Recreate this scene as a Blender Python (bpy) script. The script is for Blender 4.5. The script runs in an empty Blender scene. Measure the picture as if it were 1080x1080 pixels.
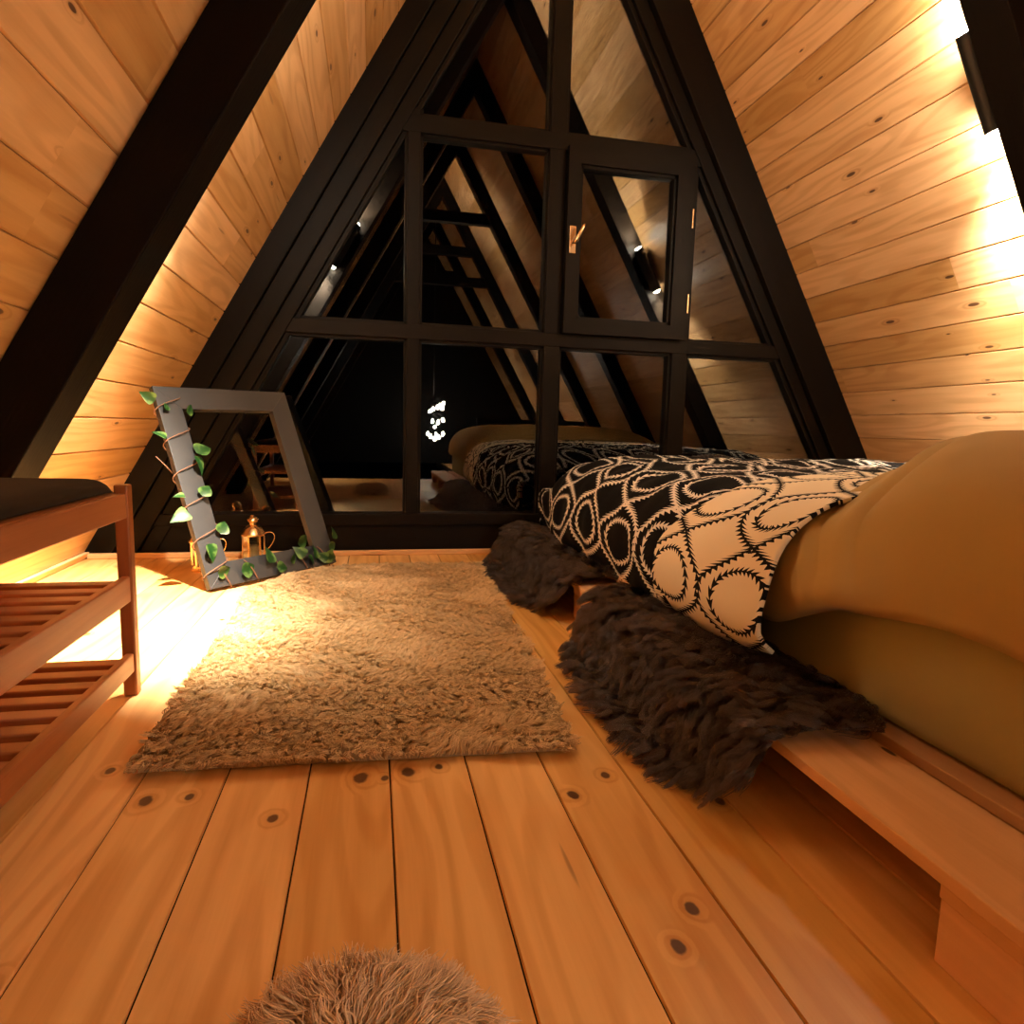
import bpy, bmesh, math, random
import numpy as np
from mathutils import Vector, Matrix
random.seed(7)
rng = np.random.default_rng(11)
S = bpy.context.scene
COL = S.collection
PI = math.pi
# ------------------------------------------------------------------ room constants (metres)
D = 3.0747            # gable window plane
T = 0.5675            # horizontal run of the roof per metre of height
XL, XR = 1.2207, 2.9006
XC = (XR - XL) / 2    # ridge
ZR = (XR + XL) / (2 * T)
YB = -4.6             # rear end of the loft
SL = math.sqrt(1 + T * T)
NL = Vector((1, 0, -T)) / SL      # inward normal of the left roof
NR = Vector((-1, 0, -T)) / SL
UPL = Vector((T, 0, 1)) / SL      # up the slope
UPR = Vector((-T, 0, 1)) / SL
def xl(z): return -XL + T * z
def xr(z): return XR - T * z

# ------------------------------------------------------------------ node helpers
class NT:
    def __init__(s, name):
        m = bpy.data.materials.new(name); m.use_nodes = True
        s.m = m; s.t = m.node_tree; s.t.nodes.clear()
        s.out = s.t.nodes.new('ShaderNodeOutputMaterial')
    def n(s, typ, **kw):
        nd = s.t.nodes.new(typ)
        for k, v in kw.items():
            if k.startswith('i_'):
                s.set(nd.inputs[k[2:].replace('_', ' ')], v)
            else: setattr(nd, k, v)
        return nd
    def set(s, sock, v):
        if isinstance(v, bpy.types.NodeSocket): s.t.links.new(v, sock)
        else:
            if hasattr(sock.default_value, '__len__') and not hasattr(v, '__len__'): v = (v,) * len(sock.default_value)
            if sock.type == 'RGBA' and len(v) == 3: v = tuple(v) + (1,)
            sock.default_value = v
    def math(s, op, a, b=None, c=None):
        nd = s.t.nodes.new('ShaderNodeMath'); nd.operation = op
        s.set(nd.inputs[0], a)
        if b is not None: s.set(nd.inputs[1], b)
        if c is not None: s.set(nd.inputs[2], c)
        return nd.outputs[0]
    def mix(s, f, a, b, mode='MIX'):
        nd = s.t.nodes.new('ShaderNodeMix'); nd.data_type = 'RGBA'; nd.blend_type = mode
        s.set(nd.inputs[0], f); s.set(nd.inputs[6], a); s.set(nd.inputs[7], b)
        return nd.outputs[2]
    def smooth(s, v, lo, hi, a=0., b=1.):
        nd = s.t.nodes.new('ShaderNodeMapRange'); nd.interpolation_type = 'SMOOTHSTEP'
        for i, x in enumerate((v, lo, hi, a, b)): s.set(nd.inputs[i], x)
        return nd.outputs[0]
    def comb(s, x, y, z=0.):
        nd = s.t.nodes.new('ShaderNodeCombineXYZ')
        for i, v in enumerate((x, y, z)): s.set(nd.inputs[i], v)
        return nd.outputs[0]
    def sep(s, v):
        nd = s.t.nodes.new('ShaderNodeSeparateXYZ'); s.set(nd.inputs[0], v); return nd.outputs
    def noise(s, vec, scale=1., detail=2., rough=.5, dist=0.):
        nd = s.t.nodes.new('ShaderNodeTexNoise')
        s.set(nd.inputs['Vector'], vec); nd.inputs['Scale'].default_value = scale
        nd.inputs['Detail'].default_value = detail; nd.inputs['Roughness'].default_value = rough
        nd.inputs['Distortion'].default_value = dist
        return nd.outputs[0]
    def bump(s, h, strength=.3, dist=.002):
        nd = s.t.nodes.new('ShaderNodeBump'); s.set(nd.inputs['Height'], h)
        nd.inputs['Strength'].default_value = strength; nd.inputs['Distance'].default_value = dist
        return nd.outputs[0]
    def bsdf(s, col, rough=.5, normal=None, **kw):
        nd = s.t.nodes.new('ShaderNodeBsdfPrincipled')
        s.set(nd.inputs['Base Color'], col); s.set(nd.inputs['Roughness'], rough)
        if normal is not None: s.set(nd.inputs['Normal'], normal)
        for k, v in kw.items(): s.set(nd.inputs[k.replace('_', ' ')], v)
        s.t.links.new(nd.outputs[0], s.out.inputs[0]); return nd

def wood(name, light, dark, knotcol=(.06, .02, .008), knots=.45, rough=.45, grain=1., bump=.25, listed=None, spec=.5):
    """pine / beech: UV is in metres, u along the grain"""
    k = NT(name)
    uv = k.n('ShaderNodeUVMap').outputs[0]
    u, v, _ = k.sep(uv)
    vo = k.t.nodes.new('ShaderNodeTexVoronoi'); vo.voronoi_dimensions = '2D'
    k.set(vo.inputs['Vector'], k.comb(k.math('MULTIPLY', u, 2.1), k.math('MULTIPLY', v, 7.4)))
    vo.inputs['Scale'].default_value = 1.; vo.inputs['Randomness'].default_value = .9
    dist = vo.outputs['Distance']
    gate = k.math('LESS_THAN', k.sep(vo.outputs['Color'])[0], knots)
    size = k.math('MULTIPLY_ADD', k.sep(vo.outputs['Color'])[1], .032, .014)
    if listed:
        pos = k.n('ShaderNodeTexCoord').outputs['Object']
        dl = None
        for (x, y, r) in listed:
            nd = k.t.nodes.new('ShaderNodeVectorMath'); nd.operation = 'SUBTRACT'
            k.set(nd.inputs[0], pos); nd.inputs[1].default_value = (x, y, 0)
            n2 = k.t.nodes.new('ShaderNodeVectorMath'); n2.operation = 'MULTIPLY'
            k.set(n2.inputs[0], nd.outputs[0]); n2.inputs[1].default_value = (1.45 / r, 1.1 / r, 0)
            n3 = k.t.nodes.new('ShaderNodeVectorMath'); n3.operation = 'LENGTH'; k.set(n3.inputs[0], n2.outputs[0])
            dl = n3.outputs['Value'] if dl is None else k.math('MINIMUM', dl, n3.outputs['Value'])
        wob = k.noise(k.comb(k.math('MULTIPLY', u, 60), k.math('MULTIPLY', v, 60)), 1., 2)
        dl = k.math('MULTIPLY_ADD', k.math('SUBTRACT', wob, .5), .7, dl)
        kn = k.smooth(dl, .75, 1.15, 1., 0.)
        halo = k.smooth(dl, .9, 3.2, 1., 0.)
    else:
        kn = k.math('MULTIPLY', k.smooth(dist, size, k.math('MULTIPLY', size, 1.35), 1., 0.), gate)
        halo = k.math('MULTIPLY', k.smooth(dist, size, k.math('MULTIPLY', size, 4.), 1., 0.), gate)
    base = k.noise(k.comb(k.math('MULTIPLY', u, .8), k.math('MULTIPLY', v, 6.5)), 1., 1.5)
    ringc = k.math('MULTIPLY_ADD', halo, .12, base)
    ring = k.math('SINE', k.math('MULTIPLY', ringc, 62. * grain))
    ring = k.smooth(ring, -.3, 1., 0., 1.)
    streak = k.noise(k.comb(k.math('MULTIPLY', u, 1.3), k.math('MULTIPLY', v, 26)), 1., 3)
    fine = k.noise(k.comb(k.math('MULTIPLY', u, 9), k.math('MULTIPLY', v, 330)), 1., 3, .6)
    f = k.math('MULTIPLY_ADD', ring, .36, k.math('MULTIPLY', k.smooth(streak, .35, .75), .45))
    f = k.math('MULTIPLY_ADD', fine, .22, f)
    f = k.math('MULTIPLY_ADD', halo, .35, k.math('SUBTRACT', f, .08))
    col = k.mix(f, light, dark)
    at = k.n('ShaderNodeAttribute', attribute_name='tint').outputs['Fac']
    hs = k.n('ShaderNodeHueSaturation'); k.set(hs.inputs['Color'], col)
    k.set(hs.inputs['Value'], k.math('MULTIPLY_ADD', at, .42, .79))
    k.set(hs.inputs['Saturation'], k.math('MULTIPLY_ADD', at, -.16, 1.08))
    col = k.mix(k.math('MULTIPLY', kn, .9), hs.outputs[0], knotcol)
    # resin streaks
    rs = k.noise(k.comb(k.math('MULTIPLY', u, 2.4), k.math('MULTIPLY', v, 42), 4.), 1., 1)
    col = k.mix(k.smooth(rs, .745, .79, 0., .6), col, (dark[0] * .42, dark[1] * .34, dark[2] * .3))
    h = k.math('MULTIPLY_ADD', fine, .5, k.math('MULTIPLY', ring, .25))
    b = k.bsdf(col, k.math('MULTIPLY_ADD', fine, .15, rough - .07), k.bump(h, bump, .0012))
    b.inputs['Specular IOR Level'].default_value = spec
    return k.m

def plain(name, col, rough=.5, metal=0., nscale=0., namt=.15, bump=0., spec=.5):
    k = NT(name)
    c = col; nrm = None
    if nscale:
        tc = k.n('ShaderNodeTexCoord').outputs['Object']
        n = k.noise(tc, nscale, 4)
        c = k.mix(n, tuple(x * (1 - namt) for x in col), tuple(min(1, x * (1 + namt)) for x in col))
        if bump: nrm = k.bump(n, bump, .002)
    b = k.bsdf(c, rough, nrm, Metallic=metal); b.inputs['Specular IOR Level'].default_value = spec
    return k.m

def black_wood():
    k = NT('black_stained_wood')
    u, v, _ = k.sep(k.n('ShaderNodeUVMap').outputs[0])
    fine = k.noise(k.comb(k.math('MULTIPLY', u, 5), k.math('MULTIPLY', v, 150)), 1., 4, .6)
    st = k.noise(k.comb(k.math('MULTIPLY', u, 2), k.math('MULTIPLY', v, 14)), 1., 2)
    col = k.mix(k.math('MULTIPLY_ADD', fine, .6, k.math('MULTIPLY', st, .4)), (.002, .0014, .001), (.0075, .0048, .003))
    b = k.bsdf(col, k.math('MULTIPLY_ADD', fine, .25, .36), k.bump(fine, .35, .0015))
    b.inputs['Specular IOR Level'].default_value = .08
    return k.m

def glass_mat():
    k = NT('window_glass')
    fr = k.n('ShaderNodeFresnel'); fr.inputs['IOR'].default_value = 1.5
    # a sealed double unit: four surfaces reflect, two are modelled
    f = k.math('MINIMUM', k.math('MULTIPLY', fr.outputs[0], 1.75), 1.)
    gl = k.n('ShaderNodeBsdfGlossy'); gl.inputs['Roughness'].default_value = 0.; gl.inputs['Color'].default_value = (.95, .97, 1, 1)
    tr = k.n('ShaderNodeBsdfTransparent'); tr.inputs['Color'].default_value = (.92, .95, .94, 1)
    mx = k.n('ShaderNodeMixShader'); k.set(mx.inputs[0], f)
    k.t.links.new(tr.outputs[0], mx.inputs[1]); k.t.links.new(gl.outputs[0], mx.inputs[2])
    k.t.links.new(mx.outputs[0], k.out.inputs[0]); return k.m

def emit(name, col, strength):
    k = NT(name)
    e = k.n('ShaderNodeEmission'); e.inputs[0].default_value = (*col, 1); e.inputs[1].default_value = strength
    k.t.links.new(e.outputs[0], k.out.inputs[0]); return k.m

def cloth(name, col, rough=.9, weave=900., namt=.12, sheen=.04):
    k = NT(name)
    tc = k.n('ShaderNodeTexCoord').outputs['Object']
    n = k.noise(tc, 5., 4); w = k.noise(tc, weave, 2)
    c = k.mix(n, tuple(x * (1 - namt) for x in col), tuple(x * (1 + namt) for x in col))
    b = k.bsdf(c, rough, k.bump(k.math('MULTIPLY_ADD', n, 1.5, w), .18, .002))
    b.inputs['Sheen Weight'].default_value = sheen
    b.inputs['Specular IOR Level'].default_value = .15
    return k.m

def trellis(name, ground, ink):
    """ogee trellis with an oval in every cell, drawn as chains of little leaves; UV in metres"""
    k = NT(name)
    uv = k.n('ShaderNodeUVMap').outputs[0]
    u, v, _ = k.sep(uv)
    wob = k.noise(k.comb(k.math('MULTIPLY', u, 3), k.math('MULTIPLY', v, 3)), 1., 1)
    u = k.math('MULTIPLY_ADD', k.math('SUBTRACT', wob, .5), .035, u)
    P, L = .305, .44
    def chain(d, s, w, per):
        ad = k.math('ABSOLUTE', d)
        ph = k.math('FRACT', k.math('DIVIDE', k.math('MULTIPLY_ADD', ad, 1.1, s), per))
        tri = k.math('ABSOLUTE', k.math('MULTIPLY_ADD', ph, 2., -1.))       # 1..0..1
        ww = k.math('MULTIPLY', k.math('MULTIPLY_ADD', tri, -1.25, 1.22), w)
        return k.math('MAXIMUM', k.math('LESS_THAN', ad, ww), k.math('LESS_THAN', ad, w * .2))
    marks = []
    ang = k.math('MULTIPLY', v, 2 * PI / L)
    A = P * .52
    for sg in (1, -1):
        off = k.math('MULTIPLY', k.math('COSINE', ang), A * sg)
        x = k.math('SUBTRACT', u, off)
        d = k.math('SUBTRACT', k.math('MULTIPLY', k.math('FRACT', k.math('ADD', k.math('DIVIDE', x, P), .5)), P), P / 2)
        slope = k.math('MULTIPLY', k.math('SINE', ang), A * 2 * PI / L)
        nrm = k.math('SQRT', k.math('MULTIPLY_ADD', slope, slope, 1.))
        d = k.math('DIVIDE', d, nrm)
        s = k.math('MULTIPLY_ADD', k.math('SINE', k.math('MULTIPLY', ang, 2.)), -.74 * L / (4 * PI), k.math('MULTIPLY', v, 1.8))
        marks.append(chain(d, s, .0108, .019))
    # one oval in every cell
    def cell(q, per): return k.math('MULTIPLY', k.math('SUBTRACT', k.math('FRACT', k.math('ADD', k.math('DIVIDE', q, per), .5)), .5), per)
    uu = cell(u, P); vv = cell(v, L / 2)
    rr = k.math('SQRT', k.math('ADD', k.math('POWER', k.math('DIVIDE', uu, .096), 2.), k.math('POWER', k.math('DIVIDE', vv, .062), 2.)))
    d = k.math('MULTIPLY', k.math('SUBTRACT', rr, 1.), .08)
    s = k.math('MULTIPLY', k.math('ARCTAN2', uu, vv), .08)
    marks.append(chain(d, s, .0108, .019))
    f = k.math('MAXIMUM', k.math('MAXIMUM', marks[0], marks[1]), marks[2])
    tc = k.n('ShaderNodeTexCoord').outputs['Object']
    w = k.noise(tc, 700, 2)
    col = k.mix(f, ground, ink)
    b = k.bsdf(col, .85, k.bump(k.math('MULTIPLY_ADD', f, .6, w), .2, .002))
    b.inputs['Specular IOR Level'].default_value = .06
    return k.m

def glossy_hair(name, col):
    k = NT(name)
    h = k.n('ShaderNodeBsdfHairPrincipled'); h.parametrization = 'COLOR'
    h.inputs['Color'].default_value = (*col, 1); h.inputs['Roughness'].default_value = .24
    h.inputs['Random Roughness'].default_value = .4
    k.t.links.new(h.outputs[0], k.out.inputs[0]); return k.m

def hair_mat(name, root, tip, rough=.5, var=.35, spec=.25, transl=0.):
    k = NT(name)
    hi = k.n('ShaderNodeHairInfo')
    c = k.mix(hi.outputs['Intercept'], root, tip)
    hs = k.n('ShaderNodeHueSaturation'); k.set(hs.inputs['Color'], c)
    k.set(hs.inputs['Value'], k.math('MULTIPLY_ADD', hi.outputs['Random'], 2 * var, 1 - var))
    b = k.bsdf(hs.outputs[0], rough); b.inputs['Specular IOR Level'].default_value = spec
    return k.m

M = {}
M['wall'] = wood('pine_wall_boards', (.70, .43, .20), (.47, .24, .085), knots=.55, rough=.42)
FLOOR_KNOTS = [(-.352, 1.052, .016), (-.288, 1.054, .011), (-.15, .972, .012), (.325, .957, .014), (.4, 1.008, .012), (.397, .685, .013), (.352, .63, .013),
               (-.02, 1.068, .019), (.06, 1.075, .018), (.115, 1.083, .011), (-.457, .722, .012), (-.40, .712, .013), (-.44, 1.16, .012),
               (.02, 1.06, .01), (-.9, 2.3, .012), (-.45, 2.05, .011), (-.78, 1.95, .012), (.56, .9, .012), (.5, 2.2, .01), (-.62, 2.62, .012)]
M['floor'] = wood('pine_floor_boards', (.86, .52, .19), (.62, .29, .07), knotcol=(.045, .012, .004), rough=.36, listed=FLOOR_KNOTS, bump=.12)
M['trim'] = wood('pale_pine_trim', (.68, .43, .2), (.5, .26, .1), knots=.1)
M['beech'] = wood('reddish_bench_wood', (.46, .18, .07), (.31, .10, .034), knots=0., rough=.4, grain=.6)
M['pallet'] = wood('raw_pallet_pine', (.74, .45, .22), (.54, .28, .115), knots=.4, rough=.7)
M['black'] = black_wood()
M['glass'] = glass_mat()
M['metal_black'] = plain('matt_black_metal', (.012, .011, .010), .5, .3)
M['brass'] = plain('warm_brass', (.78, .52, .26), .22, 1., 30, .1)
M['gold'] = plain('polished_gold_brass', (.85, .55, .28), .25, 1.)
M['grey'] = plain('grey_frame_paint', (.021, .021, .0235), .5, 0., 25, .12, .12)
M['cushion'] = cloth('dark_brown_seat_cloth', (.026, .017, .009))
M['khaki'] = cloth('khaki_cotton', (.40, .275, .105), namt=.07)
M['sheet'] = cloth('olive_khaki_sheet', (.36, .305, .125), namt=.07)
M['duvet'] = trellis('black_cloth_with_pale_chain_trellis', (.0035, .003, .0035), (.72, .66, .58))
M['fold'] = trellis('cream_cloth_with_black_chain_trellis', (.82, .71, .52), (.010, .009, .010))
M['bulb'] = emit('lamp_bulb', (1., .86, .62), 60.)
M['leaf'] = None
M['vine'] = plain('brown_vine_stem', (.16, .075, .04), .7)
M['candle'] = plain('cream_candle_wax', (.8, .7, .5), .6)
M['rugback'] = plain('rug_backing', (.36, .25, .14), .95, 0, 60, .2)
M['hide'] = plain('dark_hide', (.02, .013, .009), .9)
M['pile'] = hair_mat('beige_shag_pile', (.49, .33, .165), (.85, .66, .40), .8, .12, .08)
M['darkfur'] = glossy_hair('dark_brown_fur', (.017, .0092, .006))
M['greyfur'] = hair_mat('grey_beige_fur', (.60, .45, .32), (.86, .68, .52), .7, .2, .15)

# leaf: green with paler blotches
k = NT('ivy_leaf_green')
u_, v_, _ = k.sep(k.n('ShaderNodeUVMap').outputs[0])
nz = k.noise(k.n('ShaderNodeTexCoord').outputs['Object'], 45, 2)
edge = k.math('ABSOLUTE', u_)
c_ = k.mix(k.smooth(k.math('MULTIPLY_ADD', nz, .7, k.math('MULTIPLY', edge, .5)), .48, .7), (.010, .048, .008), (.085, .16, .035))
k.bsdf(c_, .4); M['leaf'] = k.m

# ------------------------------------------------------------------ mesh helpers
class MB:
    """collects quads with UVs in metres and a tint per face, then links ONE mesh"""
    def __init__(s): s.v = []; s.f = []; s.uv = []; s.t = []
    def quad(s, pts, uvs, tint=.5):
        i = len(s.v); s.v += [tuple(p) for p in pts]; s.f.append(tuple(range(i, i + len(pts)))); s.uv.append(uvs); s.t.append(tint)
    def hexa(s, c, along, tint=None, bev=0.):
        """c: 8 corners (x fastest, then y, then z); along = 0/1/2 grain axis"""
        c = [Vector(p) for p in c]
        if tint is None: tint = random.random()
        ou, ov = random.random() * 40, random.random() * 40
        faces = [((0, 2, 3, 1), 2), ((4, 5, 7, 6), 2), ((0, 1, 5, 4), 1), ((2, 6, 7, 3), 1), ((0, 4, 6, 2), 0), ((1, 3, 7, 5), 0)]
        ln = [(c[1] - c[0]).length, (c[2] - c[0]).length, (c[4] - c[0]).length]
        for idx, ax in faces:
            uvs = []
            for j in idx:
                q = [(j & 1) * ln[0], ((j >> 1) & 1) * ln[1], ((j >> 2) & 1) * ln[2]]
                oth = [a for a in (0, 1, 2) if a != along and a != ax]
                if ax == along: uu, vv = q[(along + 1) % 3] * .15, q[(along + 2) % 3]
                else: uu, vv = q[along], q[oth[0]]
                uvs.append((uu + ou, vv + ov + ax * .31))
            s.quad([c[j] for j in idx], uvs, tint)
    def box(s, x0, x1, y0, y1, z0, z1, along=1, tint=None):
        s.hexa([(x, y, z) for z in (z0, z1) for y in (y0, y1) for x in (x0, x1)], along, tint)
    def obox(s, o, ax, ay, az, along=0, tint=None):
        o, ax, ay, az = map(Vector, (o, ax, ay, az))
        s.hexa([o + ax * i + ay * j + az * k for k in (0, 1) for j in (0, 1) for i in (0, 1)], along, tint)
    def prism(s, poly, y0, y1, updir):
        """poly in xz, extruded in y; grain along updir (x,z)"""
        ou, ov = random.random() * 40, random.random() * 40
        d = Vector(updir).normalized(); e = Vector((-d.y, d.x))
        P = [Vector(p) for p in poly]
        if sum(P[i].x * P[(i + 1) % len(P)].y - P[(i + 1) % len(P)].x * P[i].y for i in range(len(P))) < 0: P.reverse()
        uv = [(p.dot(d) + ou, p.dot(e) + ov) for p in P]
        s.quad([(p.x, y0, p.y) for p in P], uv)
        s.quad([(p.x, y1, p.y) for p in reversed(P)], list(reversed(uv)))
        for i in range(len(P)):
            a, b = P[i], P[(i + 1) % len(P)]
            ua, ub = uv[i], uv[(i + 1) % len(P)]
            s.quad([(b.x, y0, b.y), (a.x, y0, a.y), (a.x, y1, a.y), (b.x, y1, b.y)],
                   [(ub[0], ub[1]), (ua[0], ua[1]), (ua[0], ua[1] + y1 - y0), (ub[0], ub[1] + y1 - y0)])
    def build(s, name, mat, parent=None, bevel=0., smooth=False):
        me = bpy.data.meshes.new(name); me.from_pydata(s.v, [], s.f)
        uvl = me.uv_layers.new(name='UVMap'); flat = [c for f in s.uv for p in f for c in p]
        uvl.data.foreach_set('uv', flat)
        at = me.attributes.new('tint', 'FLOAT', 'FACE'); at.data.foreach_set('value', s.t)
        me.materials.append(mat); me.update()
        o = link(name, me, parent)
        if bevel:
            bm = bmesh.new(); bm.from_mesh(me); bmesh.ops.remove_doubles(bm, verts=bm.verts, dist=1e-5); bm.to_mesh(me); bm.free()
            b = o.modifiers.new('bevel', 'BEVEL'); b.width = bevel; b.segments = 2; b.limit_method = 'ANGLE'
        if smooth: shade(o)
        return o
def shade(o):
    o.data.polygons.foreach_set('use_smooth', [True] * len(o.data.polygons))
def link(name, data, parent=None):
    o = bpy.data.objects.new(name, data); COL.objects.link(o)
    if parent: 
        o.parent = parent
        o.matrix_parent_inverse = Matrix.Translation(-PL.get(parent, Vector()))
    return o
PL = {}   # world location of parents that are not at the origin
def tag(o, label=None, cat=None, group=None, kind=None):
    if label: o['label'] = label
    if cat: o['category'] = cat
    if group: o['group'] = group
    if kind: o['kind'] = kind
    return o
def empty(name, loc, label, cat, group=None, kind=None):
    o = bpy.data.objects.new(name, None); COL.objects.link(o); o.location = loc; o.empty_display_size = .05
    PL[o] = Vector(loc)
    return tag(o, label, cat, group, kind)
def grid(name, P, mat, parent=None, UV=None, smooth=True, closed=False):
    """P: (n,m,3) array of points"""
    n, m = P.shape[:2]
    v = P.reshape(-1, 3).tolist(); f = []; 
    for i in range(n - 1):
        for j in range(m - 1 + (1 if closed else 0)):
            j2 = (j + 1) % m
            f.append((i * m + j, (i + 1) * m + j, (i + 1) * m + j2, i * m + j2))
    me = bpy.data.meshes.new(name); me.from_pydata(v, [], f)
    if UV is not None:
        uv = UV.reshape(-1, 2); l = me.uv_layers.new(name='UVMap')
        l.data.foreach_set('uv', uv[[x for q in f for x in q]].ravel())
    me.materials.append(mat); me.update()
    o = link(name, me, parent)
    if smooth: shade(o)
    return o
def lathe(name, prof, mat, parent, c, seg=28, axis=None, smooth=True):
    """prof: list of (r, h) ; around axis through c"""
    az = Vector(axis).normalized() if axis else Vector((0, 0, 1))
    ax = az.orthogonal().normalized(); ay = az.cross(ax)
    P = np.zeros((len(prof), seg, 3))
    for i, (r, h) in enumerate(prof):
        for j in range(seg):
            a = 2 * PI * j / seg
            P[i, j] = Vector(c) + az * h + (ax * math.cos(a) + ay * math.sin(a)) * r
    o = grid(name, P, mat, parent, None, smooth, closed=True)
    e = o.modifiers.new('split', 'EDGE_SPLIT'); e.split_angle = math.radians(40)
    return o
def tube(name, pts, r, mat, parent=None, seg=8):
    pts = [Vector(p) for p in pts]; rs = r if hasattr(r, '__len__') else [r] * len(pts)
    P = np.zeros((len(pts) + 2, seg, 3)); prev = None
    for i, p in enumerate(pts):
        t = (pts[min(i + 1, len(pts) - 1)] - pts[max(i - 1, 0)]).normalized()
        a = t.orthogonal().normalized() if prev is None else (prev - t * prev.dot(t)).normalized()
        prev = a; b = t.cross(a)
        for j in range(seg):
            w = 2 * PI * j / seg; P[i + 1, j] = p + (a * math.cos(w) + b * math.sin(w)) * rs[i]
    P[0] = pts[0]; P[-1] = pts[-1]
    return grid(name, P, mat, parent, None, True, closed=True)

def fur(name, roots, nrm, comb, length, mat, parent, nseg=5, lift=.5, clump=.7, nclump=900, wave=.3, rad=.0011, seed=1, zmin=.003, lenvar=.3, ck=1.):
    """hair curves from roots (n,3) with normals and comb directions"""
    r = np.random.default_rng(seed); n = len(roots)
    L = length * (1 - lenvar + 2 * lenvar * r.random(n))
    ph = r.random((n, 2)) * 2 * PI
    cl = r.choice(n, min(nclump, n), replace=False)
    cid = np.empty(n, int)
    for i in range(0, n, 4000):
        d = ((roots[i:i + 4000, None, :] - roots[None, cl, :]) ** 2).sum(-1); cid[i:i + 4000] = cl[d.argmin(1)]
    side = np.cross(nrm, comb); side /= np.linalg.norm(side, axis=1)[:, None] + 1e-9
    jit = r.normal(0, .16, (n, 1)); lj = lift * (1 + r.normal(0, .25, (n, 1)))
    pts = np.zeros((n, nseg, 3)); pts[:, 0] = roots
    for k_ in range(1, nseg):
        fr = k_ / (nseg - 1)
        dd = nrm * lj * (1 - .85 * fr) + comb * ck * (.45 + .75 * fr) + side * (jit + wave * np.sin(ph[cid, :1] + fr * 5.5)) + nrm * wave * .4 * np.cos(ph[cid, 1:] + fr * 6.)
        dd /= np.linalg.norm(dd, axis=1)[:, None]
        pts[:, k_] = pts[:, k_ - 1] + dd * (L / (nseg - 1))[:, None]
    rel = pts - roots[:, None]
    for k_ in range(1, nseg):
        fr = k_ / (nseg - 1); w = clump * fr ** .9
        target = pts[cid, k_]
        pts[:, k_] = pts[:, k_] * (1 - w) + target * w
    pts[..., 2] = np.maximum(pts[..., 2], zmin)
    cu = bpy.data.hair_curves.new(name); cu.add_curves([nseg] * n)
    cu.attributes['position'].data.foreach_set('vector', pts.astype(np.float32).ravel())
    ra = cu.attributes.get('radius') or cu.attributes.new('radius', 'FLOAT', 'POINT')
    prof = np.linspace(1, .25, nseg)
    ra.data.foreach_set('value', (np.tile(prof, n) * rad).astype(np.float32))
    cu.materials.append(mat)
    return link(name, cu, parent)

# ------------------------------------------------------------------ floor and sloping walls
fl = MB(); pitch = .1362; x = .0288 - pitch * 12; i = 0
while x < XR + .2:
    a, b = max(x + .0009, -XL - .1), x + pitch - .0009
    if b > -XL - .1:
        y = YB - random.random() * 1.5
        y_lo = YB if x > 1.04 else -1.25      # stair opening in the rear left
        while y < D + .02:
            y2 = y + random.uniform(2.6, 4.2)
            if -.6 < x < .6 and y < D and y2 > .3: y2 = D + .05 if y > -.5 else .2 if y2 > .3 and y < -.5 else y2
            c0, c1 = max(y, y_lo), min(y2 - .0008, D + .02)
            if c1 > c0:
                ou, ov = random.random() * 50, random.random() * 50; tn = random.random()
                ch = .0016
                xs = [(a, -.004), (a + ch, 0.), (b - ch, 0.), (b, -.004)]
                for j in range(3):
                    (xa, za), (xb, zb) = xs[j], xs[j + 1]
                    fl.quad([(xa, c0, za), (xb, c0, zb), (xb, c1, zb), (xa, c1, za)],
                            [(c0 + ou, xa + ov), (c0 + ou, xb + ov), (c1 + ou, xb + ov), (c1 + ou, xa + ov)], tn)
            y = y2
    x += pitch; i += 1
floor_o = fl.build('floor', M['floor'])
tag(floor_o, 'wide orange pine floorboards running towards the gable window', 'floor', kind='structure')
sb = MB(); sb.box(-XL - .2, XR + .2, -1.25, D + .1, -.06, -.005); sb.box(1.04, XR + .2, YB - .1, -1.25, -.06, -.005)
o = sb.build('floor_underlay', M['black'], floor_o)

def wall(side):
    w = MB(); vp = .1158; z0 = (1.178 if side < 0 else 1.414); z0 -= vp * math.floor(z0 / vp + 1)
    up, nn = (UPL, NL) if side < 0 else (UPR, NR)
    base = Vector((-XL if side < 0 else XR, 0, 0))
    z = z0
    while z < ZR:
        lo, hi = max(z, -.02), min(z + vp, ZR)
        if hi > lo:
            s0, s1 = lo * SL, hi * SL
            y = YB - random.random() * 2
            while y < D + .06:
                y2 = y + random.uniform(1.6, 3.6)
                c0, c1 = max(y, YB), min(y2, D + .06)
                if c1 > c0:
                    ou, ov = random.random() * 50, random.random() * 50; tn = random.random()
                    prof = [(s0, .006), (s0 + .0015, .0045), (s0 + .005, 0), (s1 - .003, 0), (s1 - .0005, .006)]
                    for j in range(4):
                        (sa, da), (sb_, db) = prof[j], prof[j + 1]
                        pa, pb = base + up * sa - nn * da, base + up * sb_ - nn * db
                        q = [(pa.x, c0, pa.z), (pa.x, c1, pa.z), (pb.x, c1, pb.z), (pb.x, c0, pb.z)]
                        uv = [(c0 + ou, sa + ov), (c1 + ou, sa + ov), (c1 + ou, sb_ + ov), (c0 + ou, sb_ + ov)]
                        if side > 0: q.reverse(); uv.reverse()
                        w.quad(q, uv, tn)
                y = y2
        z += vp
    name = 'wall_left' if side < 0 else 'wall_right'
    o = w.build(name, M['wall'])
    tag(o, 'sloping %s wall of pale pine boards rising to the ridge' % ('left' if side < 0 else 'right'), 'wall', kind='structure')
    b = MB(); b.obox(base - nn * .03 + Vector((0, YB - .1, 0)) - up * .1, (0, D + .2 - YB, 0), -nn * .04, up * (ZR * SL + .2))
    b.build('roof_deck', M['black'], o)
wall(-1); wall(1)
rw = MB()
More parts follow.
